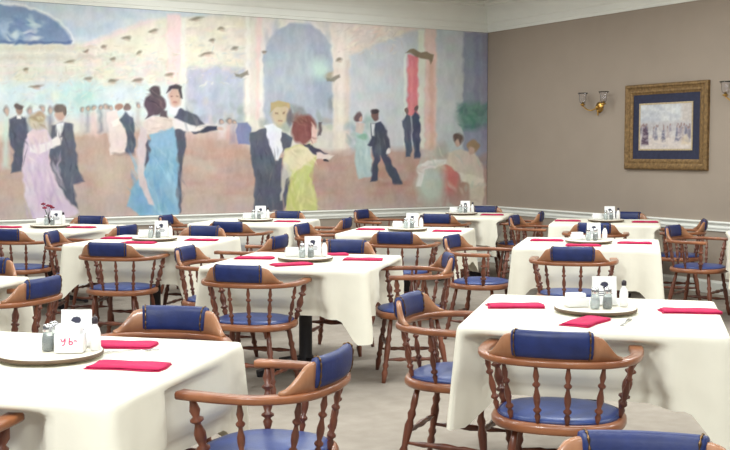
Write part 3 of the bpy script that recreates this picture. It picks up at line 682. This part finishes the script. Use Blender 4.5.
# ------------------------------------------------------------------ chairs: table, side, distance of the back from the table centre, offset along that side, extra turn (deg)
SIDE = {'N': 'near side', 'F': 'far side', 'L': 'left side', 'R': 'right side'}
CH = [('A', 'N', .95, -.12, -2), ('A', 'L', .88, .0, -9), ('B', 'F', 1.01, .06, 3), ('B', 'R', 1.03, .15, -6), ('B', 'N', .94, -.08, 0),
      ('C', 'N', .94, -.13, -2), ('C', 'L', .97, .2, 0), ('C', 'R', .97, .12, 19), ('C', 'F', 1.08, .0, 0),
      ('D', 'N', 1.08, -.06, 2), ('D', 'L', 1.09, -.2, -12), ('L', 'L', 1.04, .27, -24), ('G', 'R', .98, -.34, 0),
      ('E', 'N', .95, .06, 2), ('E', 'L', .96, .0, 12), ('J', 'N', 1.06, .16, 0), ('K', 'F', 1.01, -.03, 0), ('K', 'R', .93, .06, -4),
      ('J', 'R', .99, -.34, -8), ('E', 'F', .98, .04, 0), ('H', 'L', .97, -.15, 0), ('H', 'N', 1.02, .08, 0), ('E', 'R', 1.08, .06, -4),
      ('F', 'L', .99, -.16, -6), ('H', 'F', .94, .05, 0), ('H', 'R', 1.05, -.15, 0), ('I', 'L', 1.14, -.3, -16), ('F', 'N', .97, .1, 0),
      ('I', 'N', .95, -.12, 0), ('I', 'F', .94, .15, 0), ('I', 'R', .95, -.2, 0), ('G', 'L', .96, -.1, -10), ('G', 'N', 1.14, -.07, 0), ('G', 'F', .95, .2, 0), ('J', 'F', .94, -.06, 0)]
proto_chair = make_chair(); PB = .258
def put_chair(o, loc, facing):
    o.location = (loc.x, loc.y, 0); o.rotation_euler = (0, 0, math.atan2(-facing.x, facing.y)); SEATS.append((Vector((loc.x, loc.y, 0)), Vector(facing).normalized()))
for i, (t, s, d, off, turn) in enumerate(CH):
    o = proto_chair if i == 0 else copy_tree(proto_chair)
    f = {'N': AX, 'F': -AX, 'L': BX, 'R': -BX}[s]
    back = {'N': (-d, off), 'F': (d, off), 'L': (off, -d), 'R': (off, d)}[s]
    fac = Matrix.Rotation(math.radians(turn), 3, 'Z') @ f
    put_chair(o, W(t, *back) + fac * PB, fac)
    tag(o, "wooden chair with blue back pad, %s of %s" % (SIDE[s], TABLES[t][1]), 'chair', "captain's chairs round the tables")
o = copy_tree(proto_chair)
put_chair(o, Vector((1.745, 1.727, 0)), Matrix.Rotation(math.radians(4), 3, 'Z') @ -AX)
tag(o, "wooden captain's chair cut off by the bottom edge, nearest of all", 'chair', "captain's chairs round the tables")

# the skirts of the cloths give way where a chair is pushed in against them
def give_way(o):
    R = Matrix.Rotation(o.rotation_euler.z, 3, 'Z'); Ri = R.inverted(); L = Vector(o.location)
    near = [(c, f, Vector((f.y, -f.x, 0))) for c, f in SEATS if (c - L).length < 1.5]
    for v in o.data.vertices:
        if v.co.z > .730: continue
        p = R @ v.co + L
        k = min(1, (.730 - p.z) / .022)
        for c, f, rt in near:
            q = p - c; lx = abs(q.dot(rt)); ly = q.dot(f)
            need = .262 if p.z < .52 else .228
            need -= max(0, lx - .345) * 1.3
            if lx < .55 and -.35 < ly < need: p += f * (need - ly) * k
        v.co = Ri @ (p - L)
    o.data.update()
for o in CLOTH_OBJ: give_way(o)

# ------------------------------------------------------------------ table settings
CLZ = .7635
def make_susan():
    r = empty('lazy_susan')
    b = MB().lathe([(.07, 0), (.075, .003), (.075, .010)], 28).me('swivel_base', M['susanedge']); obj('swivel_base', b, r)
    obj('tray', MB().lathe([(.165, .010), (.182, .014), (.186, .022), (.183, .027), (.165, .0275), (.158, .025)], 48).me('tray', M['susan']), r)
    obj('tray_edge', MB().sweep([(.1845 * math.cos(2 * PI * k / 48), .1845 * math.sin(2 * PI * k / 48), .0185) for k in range(48)], [(-.0035, -.0075), (.0035, -.0075), (.0035, .0055), (-.0035, .0055)], closed=True).me('tray_edge', M['susanedge']), r)
    return r
def make_shaker(fill):
    r = empty('salt_shaker' if fill == 'salt' else 'pepper_shaker')
    obj('glass_body', MB().lathe([(.018, 0), (.0215, .003), (.022, .03), (.019, .055), (.015, .068), (.015, .072)], 16).me('glass_body', M['glass']), r)
    obj('seasoning', MB().lathe([(.016, .004), (.0175, .008), (.0175, .030), (.016, .048)], 12).me('seasoning', M[fill]), r)
    obj('cap', MB().lathe([(.0165, .068), (.0175, .071), (.0175, .086), (.013, .094), (.004, .097)], 16).me('cap', M['chrome']), r)
    return r
def make_card():
    r = empty('table_card')
    mb = MB(); mb.rbox((0, 0, .006), (.125, .05, .012), .004)
    obj('card_base', mb.me('card_base', M['ceramic']), r)
    V = []
    for y, z in ((-.020, .011), (-.0185, .011), (0, .1305), (.0185, .011), (.020, .011), (0, .1345)):
        V += [(-.056, y, z), (.056, y, z)]
    F = [(2 * k, 2 * k + 1, (2 * k + 3) % 12, (2 * k + 2) % 12) for k in range(6)] + [(0, 2, 4, 10), (4, 6, 8, 10), (1, 11, 5, 3), (5, 11, 9, 7)]
    cd = obj('card', mesh('card', V, F, M['white'], False), r)
    em = MB()
    for sy in (-1, 1):
        f = lambda z: sy * (.020 * (1 - (z - .011) / .1235) + .0009)
        P = [(-0.02, 0.094), (-0.012, 0.106), (0.002, 0.109), (0.014, 0.105), (0.018, 0.095), (0.012, 0.086), (0.016, 0.079), (0.004, 0.075), (-0.008, 0.079), (-0.004, 0.087)]
        em.add([(x, f(z), z) for x, z in P] + [(x, f(z) - sy * .0007, z) for x, z in P], [tuple(range(10)), tuple(range(19, 9, -1))] + [(k, (k + 1) % 10, 10 + (k + 1) % 10, 10 + k) for k in range(10)])
        for zz, w in ((.062, .03), (.053, .036), (.044, .028)):
            em.add([(-w, f(zz), zz), (w, f(zz), zz), (w, f(zz + .003), zz + .003), (-w, f(zz + .003), zz + .003)] + [(-w, f(zz) - sy * .0006, zz), (w, f(zz) - sy * .0006, zz), (w, f(zz + .003) - sy * .0006, zz + .003), (-w, f(zz + .003) - sy * .0006, zz + .003)],
                   [(0, 1, 2, 3), (7, 6, 5, 4), (0, 4, 5, 1), (1, 5, 6, 2), (2, 6, 7, 3), (3, 7, 4, 0)])
    obj('emblem', em.me('emblem', M['ink'], False), cd)
    return r
def make_sugar(pink):
    r = empty('sugar_caddy')
    mb = MB()
    mb.rbox((0, 0, .004), (.10, .07, .008), .003); hw, hp = (.064, .090) if pink else (.036, .052)
    for y in (-.033, .033): mb.rbox((0, y, .003 + hw / 2), (.10, .004, hw), .0018)
    for x in (-.048, .048): mb.rbox((x, 0, .003 + hw / 2), (.004, .066, hw), .0018)
    obj('holder', mb.me('holder', M['ceramic']), r)
    for k in range(5):
        pk = MB().rbox((-.004 + .002 * (k % 3), -.024 + .012 * k, .008 + hp / 2), (.084, .008, hp), .003).me('sugar_packet', M['white'])
        po = obj('sugar_packet', pk, r)
    if pink:
        # a line of looping pink script on the front of the holder
        for st in ([(-.026, .052), (-.022, .042), (-.016, .043), (-.011, .053), (-.012, .040), (-.016, .030), (-.022, .028)], [(.004, .055), (.003, .043), (.003, .033), (.010, .031), (.015, .036), (.011, .042), (.005, .041)], [(.019, .043), (.024, .045), (.030, .042)]):
            pts = [(q.x, -.0358, q.y) for q in catmull(st, 4)]
            obj('pink_lettering', MB().tube(pts, .0019, 5).me('pink_lettering', M['pink']), r)
    return r
def make_bottle():
    r = empty('sauce_bottle')
    obj('bottle_body', MB().lathe([(.016, 0), (.02, .003), (.02, .06), (.016, .078), (.009, .09), (.009, .098)], 16).me('bottle_body', M['ceramic']), r)
    obj('bottle_cap', MB().lathe([(.0105, .096), (.0115, .099), (.0115, .114), (.006, .121)], 14).me('bottle_cap', M['darkcap']), r)
    return r
PR = dict(susan=make_susan(), salt=make_shaker('salt'), pepper=make_shaker('pepper'), card=make_card(), sugar=make_sugar(False), sugarp=make_sugar(True), bottle=make_bottle())
used = set()
def place(kind, t, a, b, z, rz, label, cat, group):
    o = PR[kind] if kind not in used else copy_tree(PR[kind]); used.add(kind)
    o.location = W(t, a, b, z); o.rotation_euler = (0, 0, rz); tag(o, label, cat, group); return o
TRZ = CLZ + .0278
for t, (c, ph) in TABLES.items():
    if t in 'KL': continue
    j = random.Random(ord(t)); rz = -AXA + j.uniform(-.15, .15)
    sa = .06 if t == 'B' else 0.
    place('susan', t, sa, 0, CLZ, rz, 'round pale lazy susan with brown rim on ' + ph, 'lazy susan', 'lazy susans')
    P = dict(card=(.165, .05), sugar=(.055, .085), salt=(.115, -.015), pepper=(.055, -.005), bottle=(.105, .155)) if t == 'B' else dict(card=(.06, .035), sugar=(-.01, -.088), salt=(-.07, .0), pepper=(-.05, .055), bottle=(.035, .125))
    place('card', t, *P['card'], TRZ, -YAW + j.uniform(-.1, .1), 'white card with dark emblem on lazy susan of ' + ph, 'table card', 'table cards')
    place('sugarp' if t == 'B' else 'sugar', t, *P['sugar'], TRZ, -YAW + (.05 if t == 'B' else .2), ('white sugar caddy with pink lettering on lazy susan of ' if t == 'B' else 'white sugar caddy on lazy susan of ') + ph, 'sugar caddy', 'sugar caddies')
    place('salt', t, *P['salt'], TRZ, rz, 'glass salt shaker on lazy susan of ' + ph, 'shaker', 'salt shakers')
    place('pepper', t, *P['pepper'], TRZ, rz, 'grey pepper shaker on lazy susan of ' + ph, 'shaker', 'pepper shakers')
    place('bottle', t, *P['bottle'], TRZ, rz, 'white bottle with dark cap on lazy susan of ' + ph, 'bottle', 'sauce bottles')
# red flowers in a bud vase on the back-row table at left
fv = empty('bud_vase', W('J', .09, -.075, TRZ)); tag(fv, 'small vase of dark red flowers below the painted pink dancer', 'vase')
obj('vase', MB().lathe([(.02, 0), (.026, .02), (.02, .05), (.01, .075), (.014, .09)], 14).me('vase', M['darkcap']), fv)
for k in range(5):
    a = k * 1.26; tip = (.045 * math.cos(a), .045 * math.sin(a), .155 + .018 * (k % 3))
    obj('stem', MB().tube([(0, 0, .06), (tip[0] * .4, tip[1] * .4, .11), tip], .0022, 5).me('stem', M['stem']), fv)
    b = MB()
    for q in range(6): b.ball((tip[0] + .013 * math.cos(q * 1.05), tip[1] + .013 * math.sin(q * 1.05), tip[2] + .004), .013, 6, (1, 1, .7))
    b.ball((tip[0], tip[1], tip[2] + .008), .012, 6)
    obj('blossom', b.me('blossom', M['redflower']), fv)

# napkins: folded cloth rectangles
def napkin_me(seed):
    r = random.Random(seed); L, Wd = .27, .135; mb = MB(); nx, ny = 14, 8
    def layer(z0, h, l, w, ox, oy):
        top = []; bot = []
        for i in range(nx + 1):
            for k in range(ny + 1):
                u = i / nx * 2 - 1; v = k / ny * 2 - 1; e = min(1, (1 - abs(u)) * 8, (1 - abs(v)) * 6); e = math.sqrt(max(e, 0))
                x = u * l / 2 + ox + .004 * math.sin(v * 3 + seed); y = v * w / 2 + oy + .004 * math.sin(u * 4 + seed)
                top.append((x, y, z0 + h * (.35 + .65 * e) + .0015 * math.sin(u * 5 + v * 4 + seed) * e)); bot.append((x, y, z0))
        n = len(top); F = []
        id_ = lambda i, k: i * (ny + 1) + k
        for i in range(nx):
            for k in range(ny):
                F.append((id_(i, k), id_(i + 1, k), id_(i + 1, k + 1), id_(i, k + 1))); F.append((n + id_(i, k + 1), n + id_(i + 1, k + 1), n + id_(i + 1, k), n + id_(i, k)))
        rim = [id_(i, 0) for i in range(nx + 1)] + [id_(nx, k) for k in range(1, ny + 1)] + [id_(i, ny) for i in range(nx - 1, -1, -1)] + [id_(0, k) for k in range(ny - 1, 0, -1)]
        for a, b in zip(rim, rim[1:] + rim[:1]): F.append((b, a, n + a, n + b))
        mb.add(top + bot, F)
    layer(0, .007, L, Wd, 0, 0); layer(.0066, .007, L * .97, Wd * .9, .004, -.006)
    return mb.me('napkin', M['napkin'])
NAP = [napkin_me(s) for s in (1, 2, 3)]
def at(px, py, Z):
    d = FPX * FV + (px - 365) * RV + (225 - py) * UV; t = (Z - H) / d[2]; return Vector((d[0] * t, d[1] * t, Z))
NL = [  # table, a, b, angle from the b axis (deg), place words
    ('A', .10, -.38, 15, 'left side'), ('A', -.32, -.03, 70, 'near side'), ('A', .12, .42, 8, 'right side'),
    ('B', .35, .13, 10, 'far side'), ('B', -.02, .35, 4, 'right side'), ('B', -.25, -.24, 60, 'near side'),
    ('C', .04, -.38, 10, 'left side'), ('C', -.31, .0, 40, 'near side'), ('C', .13, .37, 8, 'right side'), ('C', .42, .05, 20, 'far side'),
    ('D', .15, -.35, 6, 'left side'), ('D', -.28, -.03, 8, 'near side'), ('D', .05, .36, 4, 'right side'),
    ('E', -.29, .0, 5, 'near side'), ('E', .1, .38, 5, 'right side'), ('E', .1, -.38, 5, 'left side'),
    ('F', .02, -.36, 5, 'left side'), ('F', -.02, .38, 4, 'right side'),
    ('J', -.15, -.38, 5, 'left side'), ('J', .02, .33, 5, 'right side'), ('G', .0, -.4, 5, 'left side'), ('G', .0, .4, 5, 'right side'), ('I', .0, .36, 4, 'right side'), ('H', -.02, .36, 4, 'right side')]
for i, (t, a, b, an, w) in enumerate(NL):
    o = obj('napkin', NAP[i % 3]); o.location = W(t, a, b, CLZ + .0005); o.rotation_euler = (0, 0, -AXA + math.radians(an))
    tag(o, 'folded red napkin on the %s of %s' % (w, TABLES[t][1]), 'napkin', 'folded red napkins')
def fork_me():
    mb = MB(); mb.sweep([(-.09, 0, .003), (-.05, 0, .003), (0, 0, .004), (.04, 0, .006), (.06, 0, .004)], lambda t: [(-.006 * (1.3 - t), -.001), (.006 * (1.3 - t), -.001), (.006 * (1.3 - t), .001), (-.006 * (1.3 - t), .001)])
    mb.rbox((.068, 0, .004), (.022, .022, .002), .001)
    for y in (-.0085, -.003, .003, .0085): mb.rbox((.095, y, .005), (.036, .003, .002), .0008)
    return mb.me('fork', M['steel'], False)
FK = fork_me()
for t, a, b, an, w in (('A', -.30, .14, 80, 'near side'), ('B', .24, .22, 30, 'far side'), ('B', -.30, -.12, 62, 'near side')):
    o = obj('fork', FK); o.location = W(t, a, b, CLZ + .0005); o.rotation_euler = (0, 0, -AXA + math.radians(an))
    tag(o, 'steel fork beside red napkin, %s of %s' % (w, TABLES[t][1]), 'fork', 'forks on the front tables')

# ------------------------------------------------------------------ light: unseen ceiling lamps and daylight from the open sides
def area(x, y, e, sx=1.2, sy=.6, c=(.955, 1, .995)):
    l = bpy.data.lights.new('ceiling_lamp', 'AREA'); l.energy = e; l.shape = 'RECTANGLE'; l.size = sx; l.size_y = sy; l.color = c
    o = bpy.data.objects.new('ceiling_lamp', l); COL.objects.link(o); o.location = (x, y, CZ - .04)
for x in (-.5, 2., 4.5, 6.7):
    for y, e in ((-1, 22), (2., 36), (5., 50), (8., 58), (10.7, 50)):  # row nearest the back wall is added to brighten the upper mural
        area(x, y, e * (4.2 if x < 0 and y < 3 else 1.) * (.72 if x < 3 and y > 7 else 1.) * ({10.7: .62, 8.: .85, 5.: 1.6, 2.: 2.0, -1: 1.2}.get(y, 1.) if x > 6 else 1.))
w = bpy.data.worlds.new('daylight'); S.world = w; w.use_nodes = True
w.node_tree.nodes['Background'].inputs[0].default_value = (.94, .97, 1.0, 1); w.node_tree.nodes['Background'].inputs[1].default_value = .28
S.view_settings.view_transform = 'Standard'; S.view_settings.look = 'None'; S.view_settings.gamma = 1; S.view_settings.exposure = 0.0
S.view_settings.use_curve_mapping = False
